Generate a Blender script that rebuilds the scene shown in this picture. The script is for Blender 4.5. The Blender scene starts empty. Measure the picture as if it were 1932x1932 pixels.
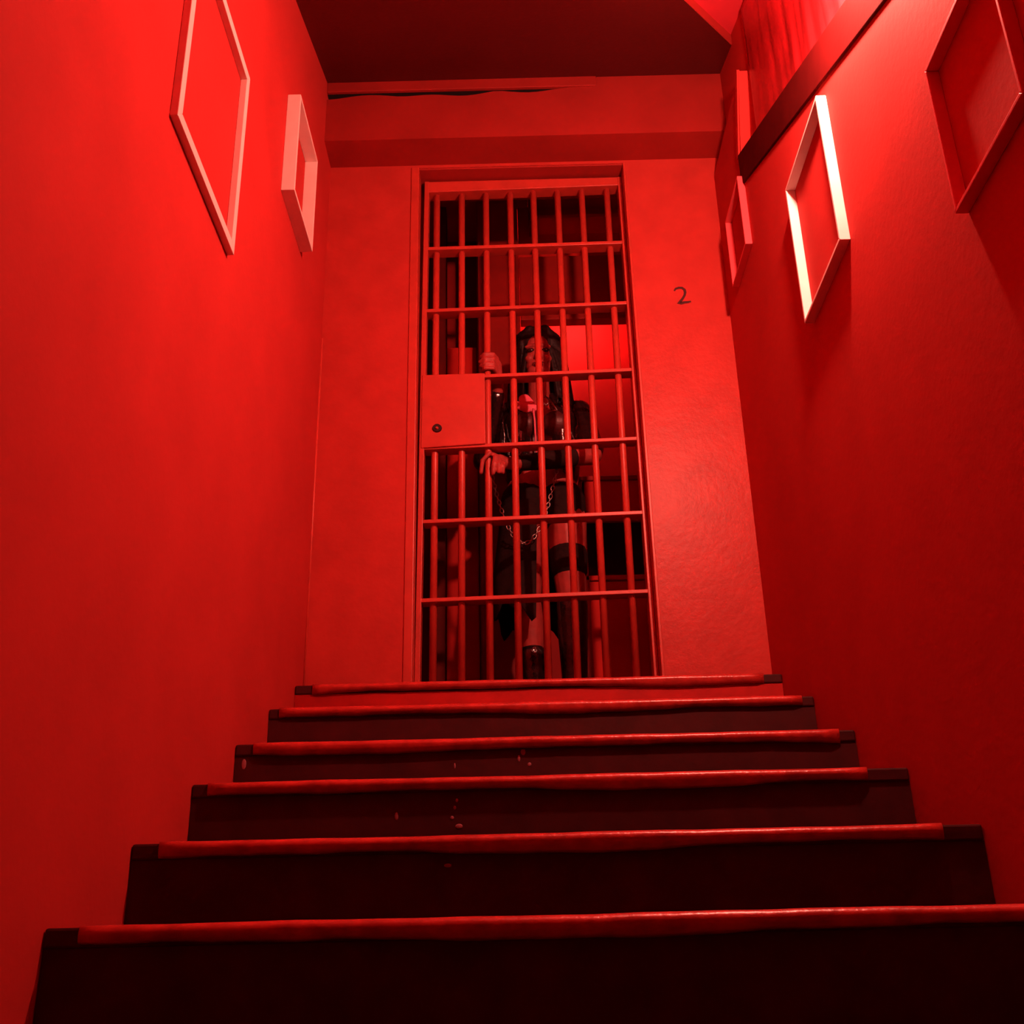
import bpy, bmesh, math, random
from mathutils import Vector, Matrix
random.seed(7)
SC = bpy.context.scene
COL = SC.collection

# ------------------------------------------------------------------ camera
cam_d = bpy.data.cameras.new('camera')
cam_d.sensor_fit = 'HORIZONTAL'; cam_d.sensor_width = 36.0
cam_d.lens = 36.0 * 2100.0 / 1932.0
cam_d.clip_start = 0.02
cam = bpy.data.objects.new('camera', cam_d); COL.objects.link(cam)
CX = Vector((0.99969185, 0.01193877, -0.02176414))
CU = Vector((0.02470925, -0.39451913, 0.91855545))
CF = Vector((-0.00238006, 0.91881017, 0.39469256))
CP = Vector((-0.05988, -1.69549, -0.10437))
m = Matrix.Identity(4)
for i in range(3):
    m[i][0] = CX[i]; m[i][1] = CU[i]; m[i][2] = -CF[i]; m[i][3] = CP[i]
cam.matrix_world = m
SC.camera = cam

# ------------------------------------------------------------------ world / exposure
w = bpy.data.worlds.new('night'); SC.world = w; w.use_nodes = True
w.node_tree.nodes['Background'].inputs[0].default_value = (0, 0, 0, 1)
w.node_tree.nodes['Background'].inputs[1].default_value = 0.0
SC.view_settings.view_transform = 'Standard'; SC.view_settings.look = 'None'
SC.view_settings.gamma = 1.0; SC.view_settings.use_curve_mapping = False
SC.view_settings.exposure = 0.0

LAMP_POS = Vector((0.645, 0.17, 2.13)); LAMP_STRENGTH = 2600.0     # red bulb on the right wall
LAMP_COL = (1.0, 0.30, 0.215)
CELL_POS = Vector((0.24, 2.66, 2.84)); CELL_STRENGTH = 480.0       # red bulb behind the beam in the cell
CELL_COL = (1.0, 0.12, 0.10)

# ------------------------------------------------------------------ materials
def new_mat(name):
    mt = bpy.data.materials.new(name); mt.use_nodes = True
    nt = mt.node_tree; return mt, nt, nt.nodes['Principled BSDF']

def paint(name, col, rough=0.5, var=0.12, scale=6.0, bump=0.1, bscale=90.0, spec=0.5, dark=None, metallic=0.0):
    mt, nt, b = new_mat(name)
    tc = nt.nodes.new('ShaderNodeTexCoord')
    n = nt.nodes.new('ShaderNodeTexNoise'); n.inputs['Scale'].default_value = scale; n.inputs['Detail'].default_value = 5
    nt.links.new(tc.outputs['Object'], n.inputs['Vector'])
    r = nt.nodes.new('ShaderNodeValToRGB')
    lo = dark or tuple(c * (1 - var) for c in col); hi = tuple(min(1, c * (1 + var)) for c in col)
    r.color_ramp.elements[0].position = 0.3; r.color_ramp.elements[1].position = 0.7
    r.color_ramp.elements[0].color = (*lo, 1); r.color_ramp.elements[1].color = (*hi, 1)
    nt.links.new(n.outputs['Fac'], r.inputs['Fac']); nt.links.new(r.outputs['Color'], b.inputs['Base Color'])
    b.inputs['Roughness'].default_value = rough; b.inputs['Specular IOR Level'].default_value = spec
    b.inputs['Metallic'].default_value = metallic
    if bump:
        n2 = nt.nodes.new('ShaderNodeTexNoise'); n2.inputs['Scale'].default_value = bscale; n2.inputs['Detail'].default_value = 4
        nt.links.new(tc.outputs['Object'], n2.inputs['Vector'])
        bp = nt.nodes.new('ShaderNodeBump'); bp.inputs['Strength'].default_value = bump; bp.inputs['Distance'].default_value = 0.004
        nt.links.new(n2.outputs['Fac'], bp.inputs['Height']); nt.links.new(bp.outputs['Normal'], b.inputs['Normal'])
    return mt

def glow(name, col, strength):
    mt, nt, b = new_mat(name)
    b.inputs['Base Color'].default_value = (*col, 1)
    b.inputs['Emission Color'].default_value = (*col, 1); b.inputs['Emission Strength'].default_value = strength
    return mt

WALL = (0.465, 0.039, 0.035)
M = {}
M['wall'] = paint('red_wall_paint', WALL, 0.75, 0.07, 4.0, 0.14, 70, 0.06)
M['pillar'] = paint('red_gloss_wall_paint', (0.47, 0.045, 0.036), 0.40, 0.10, 9.0, 0.28, 42, 0.20)
M['header'] = paint('red_header_paint', (0.33, 0.020, 0.016), 0.6, 0.1, 5.0, 0.1, 60, 0.3)
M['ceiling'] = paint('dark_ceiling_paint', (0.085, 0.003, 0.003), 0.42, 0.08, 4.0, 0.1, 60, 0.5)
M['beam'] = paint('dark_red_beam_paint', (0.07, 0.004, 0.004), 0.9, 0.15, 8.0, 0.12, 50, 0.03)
M['crack'] = paint('black_gap', (0.008, 0.003, 0.003), 0.9, 0.1, 10, 0)
M['frame_shaded'] = paint('shaded_frame_red', (0.72, 0.10, 0.12), 0.45, 0.06, 20, 0.05, 120, 0.3)  # red copy of the white frame paint, with the dimmer light in its colour
M['bead'] = paint('pale_corner_filler', (0.62, 0.07, 0.05), 0.4, 0.1, 20, 0)
M['frame'] = paint('white_frame_paint', (0.85, 0.80, 0.74), 0.45, 0.04, 20, 0.05, 120, 0.4)
M['step'] = paint('black_step_paint', (0.052, 0.0032, 0.0042), 0.6, 0.25, 12, 0.2, 50, 0.25)
M['nosing'] = paint('worn_red_nosing', (0.52, 0.040, 0.032), 0.32, 0.2, 25, 0.35, 60, 0.7, dark=(0.36, 0.022, 0.016))
M['riser_lit'] = paint('lit_riser_red', (0.44, 0.010, 0.008), 0.6, 0.2, 10, 0.2, 50, 0.25)  # brighter red than the other risers: lamp light put into the colour
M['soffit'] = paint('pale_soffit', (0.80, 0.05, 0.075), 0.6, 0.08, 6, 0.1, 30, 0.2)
M['back_wall'] = paint('cell_back_wall_paint', (0.36, 0.014, 0.012), 0.7, 0.12, 5, 0.1, 40, 0.2)
M['chip'] = paint('pale_paint_chip', (0.30, 0.10, 0.12), 0.6, 0.1, 40, 0)
M['bars'] = paint('red_bar_paint', (0.50, 0.048, 0.032), 0.42, 0.1, 15, 0.12, 80, 0.5)
M['dark_steel'] = paint('dark_steel', (0.02, 0.008, 0.008), 0.4, 0.2, 30, 0)
M['ink'] = paint('black_marker', (0.05, 0.005, 0.004), 0.7, 0.2, 30, 0)
M['cell_wall'] = paint('dark_red_cell_paint', (0.58, 0.016, 0.011), 0.7, 0.15, 5, 0.1, 40, 0.2)
M['cell_dark'] = paint('near_black_cell_paint', (0.14, 0.005, 0.004), 0.7, 0.2, 6, 0.1, 40, 0.2)
M['cell_mid'] = paint('brown_red_board', (0.32, 0.010, 0.006), 0.6, 0.2, 6, 0.1, 40, 0.25)
M['sheet'] = paint('red_plastic_sheet', (0.40, 0.016, 0.02), 0.28, 0.2, 9, 0.2, 30, 0.6)
M['skin'] = paint('pale_skin', (0.36, 0.05, 0.045), 0.5, 0.18, 30, 0.1, 200, 0.35)
M['glove'] = paint('dark_red_glove', (0.055, 0.014, 0.014), 0.5, 0.3, 60, 0.2, 200, 0.4)
M['hair'] = paint('black_hair', (0.014, 0.006, 0.006), 0.55, 0.3, 40, 0.4, 150, 0.3)
M['vinyl'] = paint('black_vinyl', (0.016, 0.006, 0.007), 0.18, 0.3, 30, 1.0, 40, 1.0)
M['cloth'] = paint('black_cloth', (0.018, 0.006, 0.006), 0.85, 0.3, 40, 0.3, 150, 0.2)
M['vest'] = paint('red_satin', (0.075, 0.012, 0.014), 0.45, 0.25, 30, 0.3, 80, 0.4)
M['white_cloth'] = paint('white_cloth', (0.85, 0.15, 0.22), 0.6, 0.1, 40, 0.2, 120, 0.3)
M['chain'] = paint('dull_chain_steel', (0.42, 0.34, 0.32), 0.35, 0.1, 60, 0, metallic=0.7)
M['eye'] = paint('eye_dark', (0.02, 0.01, 0.01), 0.15, 0.1, 60, 0, spec=0.8)
M['lip'] = paint('dark_lipstick', (0.07, 0.012, 0.014), 0.35, 0.1, 60, 0)
M['bulb'] = glow('red_bulb_glass', LAMP_COL, LAMP_STRENGTH)
M['cell_bulb'] = glow('red_cell_bulb_glass', CELL_COL, CELL_STRENGTH)

# ------------------------------------------------------------------ helpers
def link_mesh(name, bm, mat, parent=None, smooth=False, bevel=0.0, **props):
    bmesh.ops.recalc_face_normals(bm, faces=bm.faces[:])
    me = bpy.data.meshes.new(name); bm.to_mesh(me); bm.free()
    if mat: me.materials.append(mat)
    if smooth:
        for p in me.polygons: p.use_smooth = True
    o = bpy.data.objects.new(name, me); COL.objects.link(o)
    if parent:
        o.parent = parent
        o.matrix_parent_inverse = Matrix.Translation(-Vector(parent.location)) if parent.location.length else Matrix.Identity(4)
    if bevel:
        md = o.modifiers.new('bevel', 'BEVEL'); md.width = bevel; md.segments = 2; md.limit_method = 'ANGLE'
    for k, v in props.items(): o[k] = v
    return o

def thing(name, label, cat, loc=(0, 0, 0), group=None):
    o = bpy.data.objects.new(name, None); COL.objects.link(o); o.location = loc
    o.empty_display_size = 0.1
    o['label'] = label; o['category'] = cat
    if group: o['group'] = group
    return o

def box(bm, x0, x1, y0, y1, z0, z1):
    vs = [bm.verts.new((x, y, z)) for x in (x0, x1) for y in (y0, y1) for z in (z0, z1)]
    for f in ((0, 1, 3, 2), (4, 6, 7, 5), (0, 4, 5, 1), (2, 3, 7, 6), (0, 2, 6, 4), (1, 5, 7, 3)):
        bm.faces.new([vs[i] for i in f])

def prism(bm, pts, axis, a, b):
    """extrude a 2D polygon along an axis: axis 'x': pts are (y,z); 'y': (x,z); 'z': (x,y)"""
    def P(p, t):
        return {'x': (t, p[0], p[1]), 'y': (p[0], t, p[1]), 'z': (p[0], p[1], t)}[axis]
    A = [bm.verts.new(P(p, a)) for p in pts]; B = [bm.verts.new(P(p, b)) for p in pts]
    bm.faces.new(A); bm.faces.new(B[::-1])
    n = len(pts)
    for i in range(n): bm.faces.new((A[i], A[(i + 1) % n], B[(i + 1) % n], B[i]))

def frame_axes(d):
    d = d.normalized(); u = d.cross(Vector((0, 0, 1)))
    if u.length < 1e-3: u = d.cross(Vector((0, 1, 0)))
    u.normalize(); return u, d.cross(u).normalized()

def tube(bm, pts, r, seg=10, cap=True):
    pts = [Vector(p) for p in pts]; n = len(pts)
    rs = r if isinstance(r, (list, tuple)) else [r] * n
    rings = []; u = None
    for i, p in enumerate(pts):
        d = (pts[min(i + 1, n - 1)] - pts[max(i - 1, 0)]).normalized()
        if u is None: u, v = frame_axes(d)
        else:
            u = (u - d * u.dot(d)).normalized(); v = d.cross(u)
        rings.append([bm.verts.new(p + (u * math.cos(2 * math.pi * k / seg) + v * math.sin(2 * math.pi * k / seg)) * rs[i]) for k in range(seg)])
    for a, b in zip(rings, rings[1:]):
        for k in range(seg): bm.faces.new((a[k], a[(k + 1) % seg], b[(k + 1) % seg], b[k]))
    if cap: bm.faces.new(rings[0][::-1]); bm.faces.new(rings[-1])

def ell(bm, c, r, rot=None, u=16, v=12):
    mt = Matrix.Translation(Vector(c)) @ (rot or Matrix.Identity(4)) @ Matrix.Diagonal((*r, 1))
    bmesh.ops.create_uvsphere(bm, u_segments=u, v_segments=v, radius=1.0, matrix=mt)

def caps(bm, p0, p1, r0, r1, fl=1.0):
    """tapered capsule; fl flattens it front to back"""
    p0 = Vector(p0); p1 = Vector(p1); n = 9; L = (p1 - p0)
    d = L.normalized(); u, v = frame_axes(d); rings = []; seg = 16
    prof = []
    for k in range(1, 5): a = math.pi / 2 * k / 5; prof.append((-r0 * math.cos(a), r0 * math.sin(a)))
    for k in range(n): t = k / (n - 1); prof.append((L.length * t, r0 + (r1 - r0) * t))
    for k in range(4, 0, -1): a = math.pi / 2 * k / 5; prof.append((L.length + r1 * math.cos(a), r1 * math.sin(a)))
    for s, r in prof:
        ring = []
        for k in range(seg):
            a = 2 * math.pi * k / seg; o = (u * math.cos(a) + v * math.sin(a)) * r
            o.y *= fl
            ring.append(bm.verts.new(p0 + d * s + o))
        rings.append(ring)
    for a, b in zip(rings, rings[1:]):
        for k in range(seg): bm.faces.new((a[k], a[(k + 1) % seg], b[(k + 1) % seg], b[k]))
    bm.faces.new(rings[0][::-1]); bm.faces.new(rings[-1])

def blend(name, bm, mat, parent, voxel=0.005, smooth=4, **props):
    """one continuous surface out of overlapping volumes"""
    o = link_mesh(name, bm, mat, None)
    r = o.modifiers.new('remesh', 'REMESH'); r.mode = 'VOXEL'; r.voxel_size = voxel; r.use_smooth_shade = True
    if smooth:
        s = o.modifiers.new('smooth', 'SMOOTH'); s.iterations = smooth; s.factor = 0.5
    dg = bpy.context.evaluated_depsgraph_get(); dg.update()
    me = bpy.data.meshes.new_from_object(o.evaluated_get(dg)); me.name = name
    o.modifiers.clear(); o.data = me
    if mat and not me.materials: me.materials.append(mat)
    for p in me.polygons: p.use_smooth = True
    if parent:
        o.parent = parent; o.matrix_parent_inverse = Matrix.Translation(-Vector(parent.location))
    for k, v in props.items(): o[k] = v
    return o

# ------------------------------------------------------------------ dimensions
T, R = 0.3313, 0.1545
YW = 1.787                       # face of the end wall
HW = 0.75                        # half the stair width
YB = -3.4                        # where the stairs go on out of sight
FL = 0.772                       # landing / cell floor level
def zc(y): return 3.165 + (y - 1.623) * 0.36      # sloping ceiling
def zb(y): return 1.800 + (y - 0.059) * 0.4635    # lower edge of the sloping rail board
STEP_Z = {0: -0.008, 1: 0.147, 2: 0.306, 3: 0.4565, 4: 0.621, 5: FL}
for k in range(-8, 0): STEP_Z[k] = -0.008 + k * R

# ------------------------------------------------------------------ structure
bm = bmesh.new(); prism(bm, [(YB, -1.6), (YW, -1.6), (YW, 3.45), (YB, 3.45)], 'x', -HW - 0.12, -HW)
link_mesh('wall_left', bm, M['wall'], kind='structure')

RX = 0.785                       # depth of the sloping recess in the right wall
sl = math.atan(0.4635); px, pz = -math.sin(sl), math.cos(sl)
E0 = (1.365, zb(1.365) + 0.125); E1 = (E0[0] + px * 0.29, E0[1] + pz * 0.29)
bm = bmesh.new()
prism(bm, [(YB, -1.6), (YW, -1.6), (YW, E1[1]), E1, (E0[0], E0[1] - 0.03), (YB, zb(YB) + 0.09)], 'x', HW, RX)
prism(bm, [(YB, -1.6), (YW, -1.6), (YW, 3.45), (YB, 3.45)], 'x', RX, RX + 0.1)
link_mesh('wall_right', bm, M['wall'], kind='structure')

# end wall with the doorway
DX0, DX1, DZ1 = -0.408, 0.402, 2.872
bm = bmesh.new()
box(bm, -HW, DX0, YW, YW + 0.20, FL - 0.03, 3.5)
box(bm, DX1, HW + 0.1, YW, YW + 0.20, FL - 0.03, 3.5)
box(bm, DX0, DX1, YW, YW + 0.20, DZ1, 3.5)
link_mesh('wall_back', bm, M['pillar'], kind='structure')

bm = bmesh.new(); tube(bm, [(-HW + 0.002, YW - 0.002, FL), (-HW + 0.002, YW - 0.002, 2.1)], 0.004, 8)
link_mesh('trim_5', bm, M['bead'], kind='structure', smooth=True)

# header beam over the doorway, with an irregular open joint under the ceiling strip
YH = 1.637
N = 44
top = []
for i in range(N + 1):
    x = -HW + 2 * HW * i / N
    gap = 0.0
    if x < 0.22:
        gap = 0.015 + 0.012 * abs(math.sin(7.3 * x + 0.7)) + 0.006 * math.sin(23 * x)
        gap *= min(1, (0.22 - x) / 0.25)
    top.append((x, 3.122 - max(0.0005, gap) + (0.055 if x > 0.30 else 0)))
bm = bmesh.new()
prism(bm, [(-HW, 2.885), (RX, 2.885), (RX, 3.177)] + top[::-1], 'y', YH, YW)
link_mesh('trim_1', bm, M['header'], kind='structure')
bm = bmesh.new(); box(bm, -HW, 0.29, YH + 0.012, YW, 3.123, 3.174)
link_mesh('trim_2', bm, M['crack'], kind='structure')
bm = bmesh.new(); box(bm, -HW, 0.30, YH - 0.006, YH + 0.010, 3.122, 3.176)
link_mesh('trim_3', bm, M['header'], kind='structure', bevel=0.003)

# ceiling: dark sloping board with its right corner cut off, brighter soffit above the cut
def slab(bm, pts, t):
    A = [bm.verts.new((x, y, zc(y))) for x, y in pts]; B = [bm.verts.new((x, y, zc(y) + t)) for x, y in pts]
    bm.faces.new(A); bm.faces.new(B[::-1]); n = len(pts)
    for i in range(n): bm.faces.new((A[i], A[(i + 1) % n], B[(i + 1) % n], B[i]))
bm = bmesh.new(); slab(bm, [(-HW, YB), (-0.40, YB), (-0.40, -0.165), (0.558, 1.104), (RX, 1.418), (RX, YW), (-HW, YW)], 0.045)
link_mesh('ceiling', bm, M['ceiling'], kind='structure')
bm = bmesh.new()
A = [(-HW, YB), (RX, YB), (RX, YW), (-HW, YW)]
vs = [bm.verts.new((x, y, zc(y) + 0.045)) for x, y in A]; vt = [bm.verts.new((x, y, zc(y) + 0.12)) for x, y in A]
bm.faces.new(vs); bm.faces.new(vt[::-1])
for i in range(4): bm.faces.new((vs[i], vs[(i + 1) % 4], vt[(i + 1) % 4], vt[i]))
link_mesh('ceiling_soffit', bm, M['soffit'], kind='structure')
# pale-edged cut face of the ceiling board
bm = bmesh.new()
c0, c1 = Vector((0.30, 0.7625, 0)), Vector((RX, 1.418, 0)); nrm = Vector((0.8, -0.6, 0)) * 0.006
vv = []
for p in (c0, c1):
    for q in (p, p + nrm):
        for t in (0.0, 0.045): vv.append(bm.verts.new((q.x, q.y, zc(p.y) + t)))
for f in ((0, 1, 3, 2), (4, 6, 7, 5), (0, 4, 5, 1), (2, 3, 7, 6), (0, 2, 6, 4), (1, 5, 7, 3)): bm.faces.new([vv[i] for i in f])
link_mesh('trim_4', bm, M['wall'], kind='structure')

# landing + cell floor
bm = bmesh.new(); box(bm, -1.1, 1.1, 1.70, 3.2, FL - 0.15, FL - 0.002)
link_mesh('floor', bm, M['step'], kind='structure')
bm = bmesh.new(); box(bm, -HW, HW, YB, YB + 0.75, -1.6, -1.42)
link_mesh('floor_lower', bm, M['step'], kind='structure')

# cell shell
CB = 2.85
bm = bmesh.new(); box(bm, -1.1, 1.1, CB, CB + 0.1, FL - 0.1, 3.9)
link_mesh('wall_cell_back', bm, M['back_wall'], kind='structure')
bm = bmesh.new(); box(bm, -1.2, -1.1, YW + 0.2, CB + 0.1, FL - 0.1, 3.9)
link_mesh('wall_cell_left', bm, M['cell_wall'], kind='structure')
bm = bmesh.new(); box(bm, 1.1, 1.2, YW + 0.2, CB + 0.1, FL - 0.1, 3.9)
link_mesh('wall_cell_right', bm, M['cell_wall'], kind='structure')
bm = bmesh.new(); box(bm, -1.2, 1.2, YW + 0.2, CB + 0.1, 3.75, 3.9)
link_mesh('ceiling_cell', bm, M['cell_wall'], kind='structure')
bm = bmesh.new()
box(bm, -1.2, -HW, YW + 0.02, YW + 0.2, FL - 0.1, 3.9); box(bm, HW + 0.1, 1.2, YW + 0.02, YW + 0.2, FL - 0.1, 3.9); box(bm, -HW, HW + 0.1, YW + 0.02, YW + 0.2, 3.5, 3.9)
link_mesh('wall_cell_front', bm, M['cell_wall'], kind='structure')

# ------------------------------------------------------------------ staircase
SW = HW - 0.0012
st = thing('staircase', 'black painted stairs with worn red nosings climbing to the barred door', 'stairs', (0, 0, -0.008))
def nosing_mesh(y, z, x0, x1, seed):
    rnd = random.Random(seed); bm = bmesh.new(); n = 60; prev = None
    ph = [rnd.uniform(0, 6) for _ in range(4)]
    for i in range(n + 1):
        t = i / n; x = x0 + (x1 - x0) * t
        wv = 0.0016 * math.sin(9 * x + ph[0]) + 0.0012 * math.sin(23 * x + ph[1]) + 0.0008 * math.sin(51 * x + ph[2])
        drop = 0.025 + 0.008 * max(0, math.sin(5 * x + ph[3])) + wv
        taper = min(1.0, min(i, n - i) / 1.5 + 0.35)
        prof = [(0.03, 0.0), (0.0, 0.0012), (-0.007, -0.001), (-0.0125, -0.006), (-0.013, -0.012), (-0.009, -drop * 0.85), (0.001, -drop)]
        ring = [bm.verts.new((x, y + a * taper, z + 0.001 + b + wv * 0.3)) for a, b in prof]
        if prev:
            for k in range(len(prof)): bm.faces.new((prev[k], prev[(k + 1) % len(prof)], ring[(k + 1) % len(prof)], ring[k]))
        else: bm.faces.new(ring)
        prev = ring
    bm.faces.new(prev[::-1])
    return bm
chips = {2: [(-0.722, .352, .006, .017)], }
ends = {0: (0.052, 0.02), 1: (0.050, 0.072), 2: (0.035, 0.088), 3: (0.045, 0.040), 4: (0.03, 0.034), 5: (0.055, 0.058)}
for k in range(-8, 6):
    y = k * T; z = STEP_Z[k]; zp = STEP_Z.get(k - 1, z - R)
    bm = bmesh.new(); box(bm, -SW, SW, y, y + T + (0.02 if k < 5 else -0.2), z - 0.028, z)
    link_mesh('tread', bm, M['step'], st, bevel=0.004)
    bm = bmesh.new(); box(bm, -SW, SW, y + 0.004, y + 0.022, zp - 0.02, z - 0.028)
    ri = link_mesh('riser', bm, M['riser_lit'] if k == 5 else M['step'], st)
    e = ends.get(k, (0.045, 0.045))
    link_mesh('nosing', nosing_mesh(y, z, -HW + e[0], HW - e[1], k), M['nosing'], st, smooth=True, label='worn red rounded step edge')
    # flaked paint specks on this riser: pixel on the photo -> point on the riser plane
    spots = {3: [(460, 1442, 5, 11), (987, 1418, 5, 8), (979, 1431, 3, 7), (999, 1442, 4, 4), (858, 1445, 2, 6), (1105, 1392, 3, 4)],
             2: [(904, 1487, 8, 7), (748, 1540, 4, 8), (862, 1510, 3, 4), (858, 1524, 3, 4), (853, 1543, 4, 4), (866, 1559, 8, 5)],
             1: [(845, 1633, 8, 4)], 4: [(712, 1336, 5, 4)]}.get(k, [])
    for (sx, sy, rw, rh) in spots:
        d = (CF * 2100 + CX * (sx - 966) - CU * (sy - 966)); s = (y + 0.004 - CP.y) / d.y
        p = CP + d * s; f = s * 2100 / 2100
        a, b = rw * s * 0.9, rh * s * 0.9
        bm = bmesh.new(); ell(bm, (p.x, p.y, p.z), (a, 0.0015, b), u=8, v=6)
        link_mesh('paint_chip', bm, M['chip'], ri, label='pale flaked paint speck')

# ------------------------------------------------------------------ sloping rail board on the right wall
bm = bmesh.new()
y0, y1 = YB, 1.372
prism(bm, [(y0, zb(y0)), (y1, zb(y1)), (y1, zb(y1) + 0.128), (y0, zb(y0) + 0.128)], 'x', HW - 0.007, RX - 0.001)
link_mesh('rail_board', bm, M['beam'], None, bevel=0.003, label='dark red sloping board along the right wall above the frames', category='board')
# upright end strip of the recess
bm = bmesh.new()
q = [(E0[0] + 0.004, E0[1] - 0.004), (E0[0] + 0.03, E0[1] + 0.008), (E0[0] + 0.03 + px * 0.30, E0[1] + 0.008 + pz * 0.30), (E0[0] + 0.004 + px * 0.30, E0[1] - 0.004 + pz * 0.30)]
prism(bm, q, 'x', HW - 0.006, HW + 0.003)
link_mesh('end_strip', bm, M['wall'], None, label='short upright strip closing the recess above the sloping board', category='strip')

# wrinkled plastic sheet inside the recess
bm = bmesh.new(); NY, NZ = 120, 26; grid = []
ph = [random.uniform(0, 6.28) for _ in range(8)]
for i in range(NY + 1):
    y = -0.6 + 1.80 * i / NY; row = []
    for j in range(NZ + 1):
        t = j / NZ; zlo = zb(y) + 0.131; zhi = min(zc(y) + 0.02, zlo + 0.75)
        z = zlo + (zhi - zlo) * t
        f = 0.5 * math.sin(46 * y + 2.0 * t + ph[0]) + 0.3 * math.sin(83 * y - 3 * t + ph[1]) + 0.2 * math.sin(131 * y + 5 * t + ph[2])
        amp = 0.007 * (1 - 0.8 * max(0, min(1, (y - 0.35) / 0.8)))
        row.append(bm.verts.new((RX - 0.010 + amp * f + 0.002 * math.sin(9 * z + 6 * y), y, z)))
    grid.append(row)
for i in range(NY):
    for j in range(NZ): bm.faces.new((grid[i][j], grid[i + 1][j], grid[i + 1][j + 1], grid[i][j + 1]))
o = link_mesh('plastic_sheet', bm, M['sheet'], None, smooth=True, label='creased glossy red plastic sheet hanging above the sloping board', category='sheet')
sm = o.modifiers.new('thick', 'SOLIDIFY'); sm.thickness = 0.0015

# ------------------------------------------------------------------ picture frames
def picture_frame(label, side, y0, y1, z0, z1, d, rw, mat='frame', group='empty picture frames on the stair walls'):
    """mitred empty frame hung on a side wall; side -1 left, 1 right"""
    xw = side * HW; xf = side * (HW - d)
    t = thing('picture_frame', label, 'picture frame', (xw, (y0 + y1) / 2, z0), group)
    O = [(y0, z0), (y1, z0), (y1, z1), (y0, z1)]
    I = [(y0 + rw, z0 + rw), (y1 - rw, z0 + rw), (y1 - rw, z1 - rw), (y0 + rw, z1 - rw)]
    for i, nm in enumerate(('bottom_rail', 'far_stile', 'top_rail', 'near_stile')):
        j = (i + 1) % 4
        bm = bmesh.new(); prism(bm, [O[i], O[j], I[j], I[i]], 'x', xw, xf)
        link_mesh({'bottom_rail': 'rail', 'top_rail': 'rail'}.get(nm, 'stile'), bm, M[mat], t, bevel=0.0015)
    return t
picture_frame('large empty frame on the left wall, nearest the viewer', -1, 0.078, 0.555, 1.565, 2.13, 0.018, 0.026)
picture_frame('small deep empty frame on the left wall, close to the barred door', -1, 1.032, 1.345, 2.157, 2.535, 0.042, 0.010)
picture_frame('small empty frame, its shade put in as pinkish red, on the right wall beside the numbered pillar', 1, 1.350, 1.600, 2.15, 2.43, 0.024, 0.008, 'frame_shaded')
picture_frame('brightly lit white empty frame on the right wall below the sloping board', 1, 0.476, 0.838, 1.508, 1.950, 0.026, 0.009)
picture_frame('shaded red-lit empty frame at the upper right edge of the photo', 1, -0.385, -0.098, 1.130, 1.458, 0.024, 0.008, 'frame_shaded')

# ------------------------------------------------------------------ painted number
bm = bmesh.new()
NP = [(-.030, .022), (-.024, .031), (-.012, .035), (.000, .034), (.008, .026), (.010, .014), (.007, .002), (-.001, -.012), (-.010, -.024), (-.018, -.034), (-.010, -.033), (.004, -.030), (.018, -.029), (.028, -.026)]
pts = [Vector((0.583 + a, YW, 2.247 + b)) for a, b in NP]
wd = [.003, .004, .0045, .005, .0055, .005, .0045, .0045, .005, .006, .006, .005, .0045, .003]
L = []; Rr = []
for i, p in enumerate(pts):
    d = (pts[min(i + 1, len(pts) - 1)] - pts[max(i - 1, 0)]).normalized(); nn = Vector((-d.z, 0, d.x)) * wd[i]
    L.append((p + nn).xz); Rr.append((p - nn).xz)
for i in range(len(pts) - 1):
    prism(bm, [L[i], L[i + 1], Rr[i + 1], Rr[i]], 'y', YW - 0.0012, YW + 0.0005)
link_mesh('number_mark', bm, M['ink'], None, label='black hand-drawn number 2 on the wall right of the barred door', category='number')

# ------------------------------------------------------------------ steel door frame
df = thing('door_frame', 'red painted steel frame lining the doorway of the barred door', 'door frame', (0, YW + 0.1, FL))
bm = bmesh.new()
box(bm, DX0 - 0.024, DX0 + 0.007, YW - 0.005, YW + 0.20, FL, DZ1)
link_mesh('jamb', bm, M['bars'], df, bevel=0.003)
bm = bmesh.new(); box(bm, DX1 - 0.004, DX1 + 0.006, YW - 0.003, YW + 0.20, FL, DZ1)
link_mesh('jamb', bm, M['bars'], df, bevel=0.002)
bm = bmesh.new(); box(bm, DX0, DX1, YW + 0.004, YW + 0.20, DZ1 - 0.006, DZ1 + 0.002)
link_mesh('head', bm, M['header'], df, bevel=0.002)

# ------------------------------------------------------------------ barred cell door
YD = 1.877
cd = thing('cell_door', 'red painted jail door of upright bars with a lock plate', 'door', (0, YD, FL))
ZT = 2.856
# stiles and rails
for (xa, xb, lean) in ((-0.397, -0.379, 0.012), (0.381, 0.397, 0.0)):
    bm = bmesh.new(); prism(bm, [(xa - lean * .3, FL + 0.012), (xb - lean * .3, FL + 0.012), (xb + lean, ZT), (xa + lean, ZT)], 'y', YD - 0.03, YD + 0.03)
    link_mesh('stile', bm, M['bars'], cd, bevel=0.002)
bm = bmesh.new(); prism(bm, [(-0.385, ZT - 0.052), (0.395, ZT - 0.040), (0.395, ZT), (-0.385, ZT)], 'y', YD - 0.028, YD + 0.03)
link_mesh('rail', bm, M['bars'], cd, bevel=0.003)
bm = bmesh.new(); box(bm, -0.397, 0.397, YD - 0.028, YD + 0.028, FL + 0.008, FL + 0.045)
link_mesh('rail', bm, M['bars'], cd, bevel=0.003)
HB = [(2.535, 2.543), (2.252, 2.266), (1.964, 1.976), (1.675, 1.693), (1.391, 1.406), (1.104, 1.118)]
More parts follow.
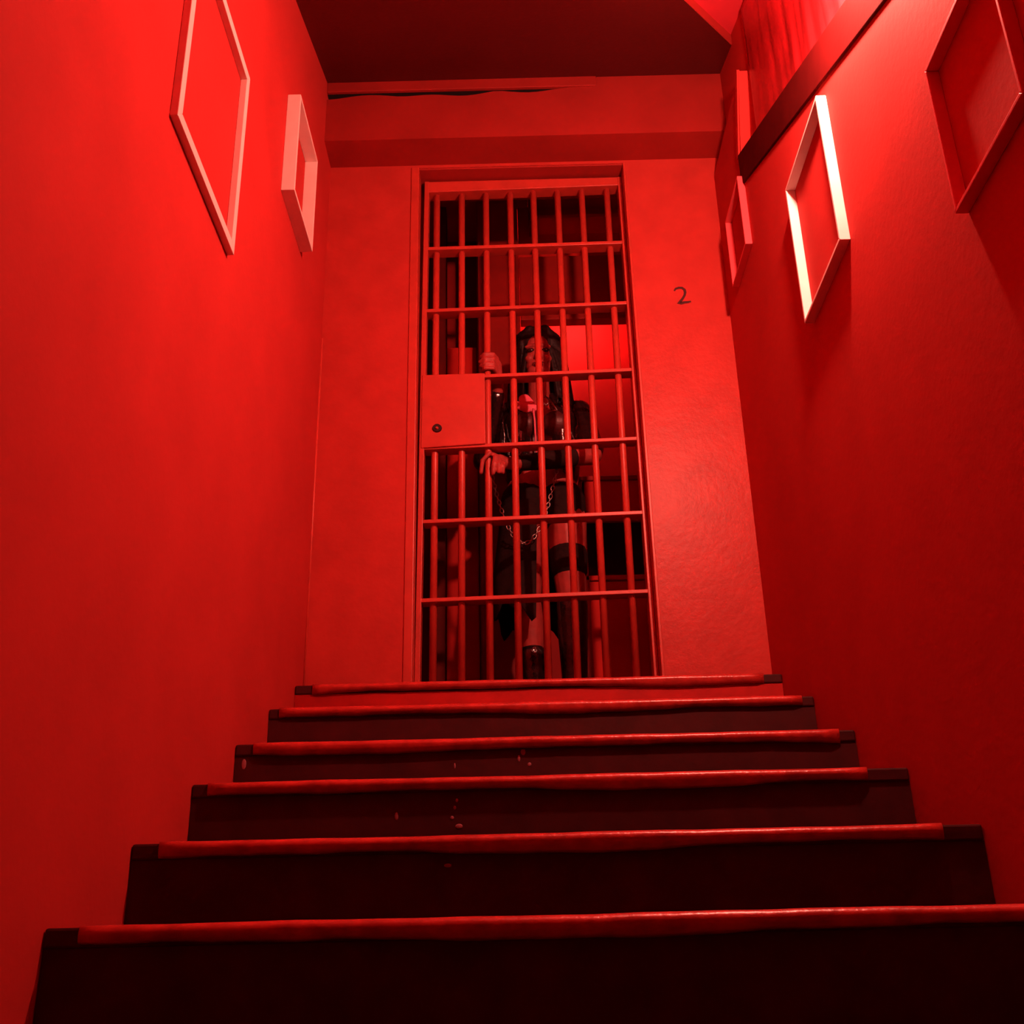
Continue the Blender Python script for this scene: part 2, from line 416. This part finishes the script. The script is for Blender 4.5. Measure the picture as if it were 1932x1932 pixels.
for i, (za, zb_) in enumerate(HB):
    xa = -0.385 if i != 2 else -0.16
    bm = bmesh.new(); prism(bm, [(xa, za - 0.007), (0.388, zb_ - 0.007), (0.388, zb_ + 0.007), (xa, za + 0.007)], 'y', YD - 0.027, YD + 0.027)
    link_mesh('crossbar', bm, M['bars'], cd, bevel=0.002)
BT = [-0.338, -0.240, -0.144, -0.048, 0.045, 0.141, 0.237, 0.337]; BB = [-0.342, -0.247, -0.153, -0.058, 0.038, 0.134, 0.230, 0.328]
def bx(i, z): return BT[i] + (BB[i] - BT[i]) * (2.67 - z) / 1.78
for i in range(8):
    bm = bmesh.new(); tube(bm, [(bx(i, FL + 0.02), YD, FL + 0.02), (bx(i, 1.8), YD, 1.8), (bx(i, ZT - 0.02), YD, ZT - 0.02)], 0.0125, 16)
    link_mesh('upright_bar', bm, M['bars'], cd, smooth=True)
bm = bmesh.new(); prism(bm, [(-0.388, 1.672), (-0.157, 1.683), (-0.157, 1.972), (-0.386, 1.970)], 'y', YD - 0.034, YD - 0.026)
lp = link_mesh('lock_plate', bm, M['bars'], cd, bevel=0.003, label='flat steel lock plate with a keyhole')
bm = bmesh.new()
tube(bm, [(-0.330, YD - 0.040, 1.749), (-0.330, YD - 0.033, 1.749)], [0.015, 0.018], 20)
link_mesh('keyhole', bm, M['dark_steel'], lp, label='dark round keyhole')
bm = bmesh.new(); tube(bm, [(-0.330, YD - 0.046, 1.746), (-0.330, YD - 0.039, 1.746)], [0.004, 0.006], 12)
link_mesh('lock_pin', bm, M['bars'], lp)

# ------------------------------------------------------------------ cell furnishings
def tagm(name, bm, mat, label, cat, **kw): return link_mesh(name, bm, mat, None, label=label, category=cat, **kw)
# dark beam that hides the cell lamp
bm = bmesh.new(); box(bm, -0.012, 1.1, 2.50, 2.56, 2.622, 2.96)
tagm('lintel_beam', bm, M['cell_mid'], 'dark beam across the cell above the red-lit back wall', 'beam', bevel=0.004)
# tall locker behind the person
lk = thing('locker', 'tall dark locker standing behind the person on the left', 'locker', (-0.10, 2.68, FL))
bm = bmesh.new(); box(bm, -0.205, -0.014, 2.52, 2.84, FL, 3.30); link_mesh('body', bm, M['cell_mid'], lk, bevel=0.004)
bm = bmesh.new(); box(bm, -0.200, -0.020, 2.508, 2.519, FL + 0.05, 3.27); link_mesh('door', bm, M['cell_mid'], lk, bevel=0.003)
# board panel and post on the left
bm = bmesh.new(); box(bm, -0.345, -0.212, 2.60, 2.64, FL, 2.55)
tagm('wall_panel', bm, M['cell_wall'], 'upright reddish board seen between the first bars left of the locker', 'panel', bevel=0.003)
bm = bmesh.new(); box(bm, -0.385, -0.348, 2.56, 2.66, FL, 3.3)
tagm('dark_post', bm, M['cell_dark'], 'narrow dark post left of the reddish board in the cell', 'post', bevel=0.003)
# open cupboard on the right
cb = thing('cupboard', 'low red cupboard with a dark open shelf right of the person', 'cupboard', (0.42, 2.6, FL))
bm = bmesh.new(); box(bm, 0.215, 0.72, 2.45, 2.47, 1.625, 1.805); link_mesh('apron', bm, M['cell_wall'], cb, bevel=0.003)
bm = bmesh.new(); box(bm, 0.205, 0.73, 2.44, 2.84, 1.805, 1.825); link_mesh('top', bm, M['cell_mid'], cb, bevel=0.003)
bm = bmesh.new(); box(bm, 0.215, 0.72, 2.45, 2.82, 1.375, 1.395); link_mesh('shelf', bm, M['cell_wall'], cb, bevel=0.002)
for xa in (0.205, 0.70):
    bm = bmesh.new(); box(bm, xa, xa + 0.022, 2.45, 2.83, FL, 1.805); link_mesh('side', bm, M['cell_mid'], cb)
bm = bmesh.new(); box(bm, 0.227, 0.70, 2.80, 2.83, FL, 1.80); link_mesh('back_panel', bm, M['cell_dark'], cb)
bm = bmesh.new(); box(bm, 0.227, 0.70, 2.46, 2.48, FL + 0.01, 1.373); link_mesh('front_panel', bm, M['cell_wall'], cb, bevel=0.003)
# overhead boxes
bm = bmesh.new(); box(bm, -0.50, 0.038, 2.45, 2.84, 3.305, 3.60)
tagm('bulkhead', bm, M['cell_wall'], 'dark overhead box behind the top of the bars on the left', 'bulkhead', bevel=0.004)
sh = thing('overhead_rack', 'dark open rack hung high behind the bars on the right', 'rack', (0.4, 2.6, 2.8))
for (za, zb2) in ((3.14, 3.16), (3.28, 3.31)):
    bm = bmesh.new(); box(bm, 0.06, 0.60, 2.46, 2.58, za, zb2); link_mesh('board', bm, M['cell_wall'], sh, bevel=0.003)
bm = bmesh.new(); box(bm, 0.04, 0.06, 2.46, 2.60, 3.13, 3.35); link_mesh('side', bm, M['cell_dark'], sh)
bm = bmesh.new(); box(bm, -0.012, 0.62, 2.58, 2.60, 2.90, 3.30); link_mesh('back_panel', bm, M['cell_wall'], sh)

# ------------------------------------------------------------------ lamps
wl = thing('wall_lamp', 'bare red bulb in a holder above the sloping board on the right wall', 'lamp', (RX, LAMP_POS.y, LAMP_POS.z))
bm = bmesh.new(); ell(bm, LAMP_POS, (0.035, 0.035, 0.035), u=24, v=16); link_mesh('bulb', bm, M['bulb'], wl, smooth=True, label='glowing red bulb')
bm = bmesh.new(); tube(bm, [LAMP_POS + Vector((0.033, 0, 0.004)), LAMP_POS + Vector((0.085, 0, 0.01))], 0.017, 16); link_mesh('socket', bm, M['dark_steel'], wl)
bm = bmesh.new(); tube(bm, [LAMP_POS + Vector((0.085, 0, 0.01)), (RX - 0.018, LAMP_POS.y, LAMP_POS.z + 0.03)], 0.008, 10); link_mesh('arm', bm, M['dark_steel'], wl)
bm = bmesh.new(); tube(bm, [(RX - 0.022, LAMP_POS.y, LAMP_POS.z + 0.03), (RX, LAMP_POS.y, LAMP_POS.z + 0.03)], 0.03, 20); link_mesh('wall_plate', bm, M['dark_steel'], wl)
cl = thing('cell_lamp', 'small red bulb hidden behind the beam in the cell', 'lamp', CELL_POS)
bm = bmesh.new(); ell(bm, CELL_POS, (0.03, 0.03, 0.03)); link_mesh('bulb', bm, M['cell_bulb'], cl, smooth=True)
bm = bmesh.new(); tube(bm, [CELL_POS + Vector((0, 0.025, 0)), (CELL_POS.x, CB, CELL_POS.z)], 0.012, 12); link_mesh('socket', bm, M['dark_steel'], cl)

# ------------------------------------------------------------------ person behind the bars
PY = 2.16
PZ = FL
pr = thing('person', 'person with long black hair in a glossy black jacket gripping the bars', 'person', (0.05, PY, PZ))
HX = 0.048
bm = bmesh.new()
# head and neck
ell(bm, (HX, PY + 0.000, 2.235), (0.069, 0.088, 0.095))
ell(bm, (HX, PY - 0.030, 2.185), (0.060, 0.062, 0.078))
caps(bm, (HX - 0.016, PY - 0.052, 2.125), (HX + 0.016, PY - 0.052, 2.125), 0.030, 0.030)
ell(bm, (HX, PY - 0.070, 2.104), (0.022, 0.018, 0.018))
caps(bm, (HX, PY - 0.094, 2.205), (HX, PY - 0.106, 2.170), 0.008, 0.012)     # nose
ell(bm, (HX - 0.010, PY - 0.096, 2.167), (0.008, 0.010, 0.007)); ell(bm, (HX + 0.010, PY - 0.096, 2.167), (0.008, 0.010, 0.007))
for s in (-1, 1):
    ell(bm, (HX + s * 0.034, PY - 0.066, 2.175), (0.020, 0.022, 0.018))       # cheekbones
    caps(bm, (HX + s * 0.012, PY - 0.088, 2.226), (HX + s * 0.046, PY - 0.072, 2.228), 0.008, 0.007)   # brows
    ell(bm, (HX + s * 0.070, PY, 2.20), (0.010, 0.020, 0.032))                # ears
caps(bm, (HX - 0.014, PY - 0.086, 2.142), (HX + 0.014, PY - 0.086, 2.142), 0.009, 0.009)
caps(bm, (HX, PY + 0.012, 2.00), (HX, PY - 0.002, 2.13), 0.047, 0.043)
# torso
caps(bm, (HX - 0.105, PY + 0.01, 1.965), (HX + 0.105, PY + 0.01, 1.965), 0.050, 0.050)
caps(bm, (HX, PY + 0.01, 1.985), (HX, PY + 0.015, 2.03), 0.075, 0.050, 0.8)
caps(bm, (HX - 0.055, PY, 1.90), (HX - 0.035, PY, 1.74), 0.088, 0.068, 0.85)
caps(bm, (HX + 0.055, PY, 1.90), (HX + 0.035, PY, 1.74), 0.088, 0.068, 0.85)
for s in (-1, 1): ell(bm, (HX + s * 0.062, PY - 0.070, 1.885), (0.058, 0.050, 0.056))
caps(bm, (HX - 0.035, PY, 1.74), (HX - 0.065, PY + 0.01, 1.56), 0.068, 0.098, 0.9)
caps(bm, (HX + 0.035, PY, 1.74), (HX + 0.065, PY + 0.01, 1.56), 0.068, 0.098, 0.9)
# legs  (right leg at image left)
HIPR, KNR, ANR = (HX - 0.075, PY + 0.005, 1.52), (HX - 0.070, PY - 0.02, 1.205), (HX - 0.050, PY + 0.02, 0.855)
HIPL, KNL, ANL = (HX + 0.080, PY + 0.005, 1.52), (HX + 0.090, PY - 0.025, 1.205), (HX + 0.092, PY + 0.02, 0.855)
for h, k, a in ((HIPR, KNR, ANR), (HIPL, KNL, ANL)):
    caps(bm, h, k, 0.083, 0.052); 
    mid = tuple(k[i] + (a[i] - k[i]) * 0.3 + (0.012 if i == 1 else 0) for i in range(3))
    caps(bm, k, mid, 0.050, 0.053); caps(bm, mid, a, 0.052, 0.033)
    caps(bm, (a[0], a[1] + 0.02, PZ + 0.045), (a[0], a[1] - 0.13, PZ + 0.032), 0.038, 0.030)
    caps(bm, a, (a[0], a[1] + 0.01, PZ + 0.05), 0.034, 0.036)
# arms
SHR, ELR, WRR = (HX - 0.150, PY + 0.01, 1.965), (HX - 0.215, PY - 0.055, 1.745), (-0.112, 1.945, 1.962)
SHL, ELL, WRL = (HX + 0.150, PY + 0.01, 1.965), (HX + 0.190, PY - 0.075, 1.745), (-0.050, 1.945, 1.650)
for s, e, w_ in ((SHR, ELR, WRR), (SHL, ELL, WRL)):
    caps(bm, s, e, 0.048, 0.037); caps(bm, e, w_, 0.038, 0.024)
# hands: palm volumes, four bent fingers and a thumb each
caps(bm, WRR, (-0.117, 1.915, 2.000), 0.024, 0.026)
caps(bm, (-0.115, 1.905, 2.040), (-0.113, 1.908, 1.995), 0.021, 0.021)
gx = bx(2, 2.03)
for i, zf in enumerate((2.058, 2.037, 2.017, 1.998)):
    rf = (0.0085, 0.0088, 0.0085, 0.0075)[i]; ext = (0.000, 0.004, 0.002, -0.006)[i]
    caps(bm, (-0.112, 1.893, zf), (gx + 0.022, 1.862, zf + 0.003), rf + 0.001, rf)
    caps(bm, (gx + 0.022, 1.862, zf + 0.003), (gx - 0.008, 1.8535, zf), rf, rf)
    caps(bm, (gx - 0.008, 1.8535, zf), (gx - 0.024 - ext, 1.871, zf - 0.002), rf, rf * 0.85)
caps(bm, (-0.118, 1.915, 2.045), (gx + 0.018, 1.899, 2.072), 0.011, 0.009); caps(bm, (gx + 0.018, 1.899, 2.072), (gx - 0.014, 1.896, 2.085), 0.009, 0.0075)
gx2 = bx(2, 1.62)
caps(bm, WRL, (-0.105, 1.915, 1.640), 0.024, 0.022, 1.0)
caps(bm, (-0.108, 1.908, 1.652), (-0.108, 1.908, 1.612), 0.019, 0.018)
lf = [[(-0.112, 1.897, 1.655), (gx2 + 0.006, 1.853, 1.650), (gx2 - 0.020, 1.855, 1.622), (gx2 - 0.026, 1.864, 1.578)],
      [(-0.110, 1.896, 1.641), (-0.124, 1.858, 1.636), (-0.130, 1.850, 1.606), (-0.132, 1.856, 1.572)],
      [(-0.104, 1.896, 1.627), (-0.108, 1.862, 1.628), (-0.112, 1.850, 1.604), (-0.112, 1.856, 1.576)],
      [(-0.098, 1.898, 1.612), (-0.094, 1.868, 1.616), (-0.096, 1.856, 1.598), (-0.097, 1.862, 1.576)]]
for i, f in enumerate(lf):
    rf = (0.0085, 0.0088, 0.0083, 0.0075)[i]
    for a, b, ra in zip(f, f[1:], (rf, rf, rf * 0.95)): caps(bm, a, b, ra + 0.0005, ra * 0.92)
caps(bm, (-0.095, 1.915, 1.662), (-0.125, 1.903, 1.655), 0.011, 0.009); caps(bm, (-0.125, 1.903, 1.655), (-0.150, 1.902, 1.646), 0.009, 0.0075)
blend('body', bm, M['skin'], pr, 0.0042, 3)

# eyes, lips
for s in (-1, 1):
    bm = bmesh.new(); ell(bm, (HX + s * 0.029, PY - 0.0835, 2.206), (0.0155, 0.008, 0.0085)); link_mesh('eye', bm, M['eye'], pr, smooth=True, label='dark painted eye')
bm = bmesh.new(); caps(bm, (HX - 0.020, PY - 0.089, 2.143), (HX, PY - 0.096, 2.146), 0.003, 0.006); caps(bm, (HX + 0.020, PY - 0.089, 2.143), (HX, PY - 0.096, 2.146), 0.003, 0.006)
caps(bm, (HX - 0.012, PY - 0.092, 2.136), (HX + 0.012, PY - 0.092, 2.136), 0.005, 0.005)
blend('mouth', bm, M['lip'], pr, 0.002, 2, label='dark lips')

# hair: cap plus long falls in front of both shoulders
bm = bmesh.new()
ell(bm, (HX, PY + 0.022, 2.272), (0.110, 0.100, 0.094))
caps(bm, (HX - 0.030, PY - 0.040, 2.318), (HX - 0.082, PY - 0.028, 2.215), 0.026, 0.028)
caps(bm, (HX + 0.030, PY - 0.040, 2.318), (HX + 0.082, PY - 0.028, 2.215), 0.028, 0.030)
caps(bm, (HX - 0.082, PY - 0.022, 2.22), (HX - 0.094, PY - 0.030, 2.00), 0.028, 0.032)
caps(bm, (HX + 0.084, PY - 0.022, 2.22), (HX + 0.100, PY - 0.030, 1.99), 0.030, 0.036)
caps(bm, (HX - 0.094, PY - 0.040, 2.00), (HX - 0.088, PY - 0.075, 1.86), 0.030, 0.014)
caps(bm, (HX + 0.100, PY - 0.040, 2.00), (HX + 0.104, PY - 0.085, 1.84), 0.034, 0.014)
caps(bm, (HX, PY + 0.055, 2.22), (HX, PY + 0.075, 1.95), 0.080, 0.085, 0.6)
for i in range(46):
    a = random.uniform(-1, 1); s = 1 if a > 0 else -1
    x0 = HX + s * (0.055 + 0.055 * abs(a)); yy = PY - random.uniform(0.025, 0.066)
    zt, zl = random.uniform(2.20, 2.27), random.uniform(1.80, 2.0)
    tube(bm, [(x0 - s * 0.02, yy, zt), (x0 + random.uniform(-.006, .006), yy - 0.004, 2.12), (x0 + s * random.uniform(0, .02), yy - 0.012, 2.0), (x0 + s * random.uniform(-.01, .03), yy - 0.035, zl)], [0.004, 0.0055, 0.0055, 0.003], 6)
blend('hair', bm, M['hair'], pr, 0.0045, 1, label='long black hair')

# glossy jacket: open front, sleeve to the wrist on one arm and to the elbow on the other
def grow(p, q, t): return tuple(p[i] + (q[i] - p[i]) * t for i in range(3))
bm = bmesh.new()
caps(bm, (HX - 0.120, PY + 0.015, 1.972), (HX - 0.060, PY + 0.015, 1.99), 0.057, 0.055)
caps(bm, (HX + 0.120, PY + 0.015, 1.972), (HX + 0.060, PY + 0.015, 1.99), 0.057, 0.055)
for s in (-1, 1):
    caps(bm, (HX + s * 0.088, PY + 0.0, 1.92), (HX + s * 0.082, PY + 0.0, 1.70), 0.082, 0.060, 1.0)
    caps(bm, (HX + s * 0.085, PY - 0.066, 1.895), (HX + s * 0.078, PY - 0.045, 1.76), 0.052, 0.040)
    caps(bm, (HX + s * 0.050, PY - 0.045, 2.02), (HX + s * 0.075, PY - 0.100, 1.90), 0.014, 0.018)     # lapels
    caps(bm, (HX + s * 0.075, PY - 0.100, 1.90), (HX + s * 0.085, PY - 0.075, 1.70), 0.016, 0.013)
caps(bm, (HX, PY + 0.045, 1.98), (HX, PY + 0.045, 1.72), 0.092, 0.078, 0.7)
caps(bm, SHR, ELR, 0.058, 0.048); caps(bm, ELR, grow(ELR, WRR, 0.88), 0.048, 0.034)
caps(bm, SHL, grow(SHL, ELL, 0.86), 0.060, 0.052)
for i in range(26):      # creases of the shiny material
    s = random.choice((-1, 1)); z = random.uniform(1.72, 1.98); x = HX + s * random.uniform(0.07, 0.13)
    caps(bm, (x, PY - 0.095 + random.uniform(-.004, .012), z), (x + s * random.uniform(-.01, .03), PY - 0.080, z - random.uniform(0.02, 0.05)), 0.009, 0.006)
for i in range(9):
    t = random.uniform(0.1, 0.9); c = grow(SHR, ELR, t); c = (c[0] - 0.01, c[1] - 0.045 + 0.008 * t, c[2])
    caps(bm, c, (c[0] + random.uniform(0.0, .03), c[1], c[2] - random.uniform(.02, .04)), 0.009, 0.006)
blend('jacket', bm, M['vinyl'], pr, 0.0045, 2, label='glossy black open jacket')

# white neck cloth, bodice, straps
bm = bmesh.new()
caps(bm, (HX - 0.060, PY - 0.088, 1.985), (HX - 0.030, PY - 0.112, 1.935), 0.024, 0.020, 0.5)
caps(bm, (HX - 0.088, PY - 0.098, 1.955), (HX - 0.050, PY - 0.116, 1.930), 0.018, 0.020, 0.5)
caps(bm, (HX - 0.032, PY - 0.110, 1.945), (HX - 0.026, PY - 0.118, 1.915), 0.016, 0.008, 0.6)
blend('neck_cloth', bm, M['white_cloth'], pr, 0.004, 2, label='crumpled white cloth at the neck')
bm = bmesh.new()
for s in (-1, 1):
    ell(bm, (HX + s * 0.060, PY - 0.074, 1.880), (0.060, 0.053, 0.055))
    caps(bm, (HX + s * 0.045, PY - 0.004, 1.87), (HX + s * 0.034, PY - 0.002, 1.755), 0.088, 0.072, 0.9)
blend('bodice', bm, M['vest'], pr, 0.005, 2, label='dark red tight bodice')
bm = bmesh.new()
tube(bm, [(HX - 0.028, PY - 0.122, 1.925), (HX - 0.024, PY - 0.130, 1.87), (HX - 0.022, PY - 0.105, 1.80), (HX - 0.018, PY - 0.088, 1.70)], 0.0038, 8)
tube(bm, [(HX + 0.010, PY - 0.118, 1.945), (HX - 0.010, PY - 0.122, 1.925), (HX - 0.026, PY - 0.122, 1.915)], 0.005, 8)
link_mesh('strap', bm, M['white_cloth'], pr, smooth=True, label='thin white strap')
bm = bmesh.new()
tube(bm, [(HX + 0.020, PY - 0.085, 2.00), (HX + 0.045, PY - 0.120, 1.95), (HX + 0.062, PY - 0.130, 1.91)], 0.0035, 8)
tube(bm, [(HX + 0.000, PY - 0.112, 1.965), (HX + 0.022, PY - 0.128, 1.935), (HX + 0.040, PY - 0.125, 1.955)], 0.003, 8)
link_mesh('necklace', bm, M['chain'], pr, smooth=True, label='short metal necklace')
# belt line and skirt
bm = bmesh.new(); NS, NR = 44, 12; rows = []
for j in range(NR + 1):
    t = j / NR; row = []
    for i in range(NS + 1):
        a = math.radians(10 + 265 * i / NS)      # opens over the left thigh
        rx = 0.125 + 0.028 * t; ry = 0.110 + 0.03 * t
        fold = 1 + 0.05 * math.sin(9 * a) * t
        hem = 1.13 + 0.03 * math.sin(5 * a) + 0.02 * math.sin(13 * a)
        z = 1.56 + (hem - 1.56) * t
        row.append(bm.verts.new((HX - 0.035 + rx * math.cos(a) * fold - 0.02 * t, PY + 0.005 + ry * math.sin(a) * fold, z)))
    rows.append(row)
for j in range(NR):
    for i in range(NS): bm.faces.new((rows[j][i], rows[j][i + 1], rows[j + 1][i + 1], rows[j + 1][i]))
o = link_mesh('skirt', bm, M['cloth'], pr, smooth=True, label='ragged black skirt')
sm = o.modifiers.new('thick', 'SOLIDIFY'); sm.thickness = 0.004
bm = bmesh.new()
for s in (-1, 1): caps(bm, (HX + s * 0.062, PY + 0.01, 1.585), (HX + s * 0.070, PY + 0.008, 1.525), 0.101, 0.094, 0.95)
blend('shorts', bm, M['cloth'], pr, 0.005, 2, label='black shorts')
# knee band, gloves, boots
bm = bmesh.new(); caps(bm, grow(HIPL, KNL, 0.50), grow(HIPL, KNL, 0.66), 0.074, 0.069)
blend('garter', bm, M['cloth'], pr, 0.005, 1, label='black band around the thigh')
for f0, f1 in ((ELL, WRL),):
    bm = bmesh.new(); caps(bm, grow(f0, f1, 0.30), grow(f0, f1, 0.92), 0.039, 0.030)
    blend('arm_warmer', bm, M['cloth'], pr, 0.004, 1, label='black arm warmer')
for k, a, top_t in ((KNR, ANR, 0.62), (KNL, ANL, 0.10)):
    bm = bmesh.new(); caps(bm, grow(k, a, top_t), a, 0.060 if top_t < .3 else 0.052, 0.044)
    caps(bm, (a[0], a[1] + 0.022, PZ + 0.052), (a[0], a[1] - 0.135, PZ + 0.040), 0.047, 0.040)
    caps(bm, a, (a[0], a[1] + 0.012, PZ + 0.05), 0.044, 0.046)
    bmesh.ops.translate(bm, verts=bm.verts[:], vec=(0, 0, 0.002))
    blend('boot', bm, M['vinyl'], pr, 0.005, 2, label='black boot')
# loose chain looped across the front of the hips
cp = []
P0, P1, P2 = Vector((-0.150, PY - 0.120, 1.700)), Vector((-0.035, PY - 0.160, 1.04)), Vector((0.106, PY - 0.120, 1.690))
for i in range(400):
    t = i / 399; cp.append(P0 * (1 - t) ** 2 + P1 * 2 * t * (1 - t) + P2 * t * t)
pitch = 0.0165; ln = [cp[0]]
for p in cp:
    if (p - ln[-1]).length >= pitch: ln.append(p)
bm = bmesh.new()
for i in range(len(ln) - 1):
    c = (ln[i] + ln[i + 1]) / 2; d = (ln[i + 1] - ln[i]).normalized(); u, v = frame_axes(d)
    if i % 2: u, v = v, u
    ring = []
    for k in range(14):
        a = 2 * math.pi * k / 14; ring.append(c + d * 0.0115 * math.cos(a) + u * 0.0062 * math.sin(a))
    tube(bm, ring + [ring[0]], 0.0019, 6, cap=False)
link_mesh('chain', bm, M['chain'], pr, smooth=True, label='loose steel chain across the hips')
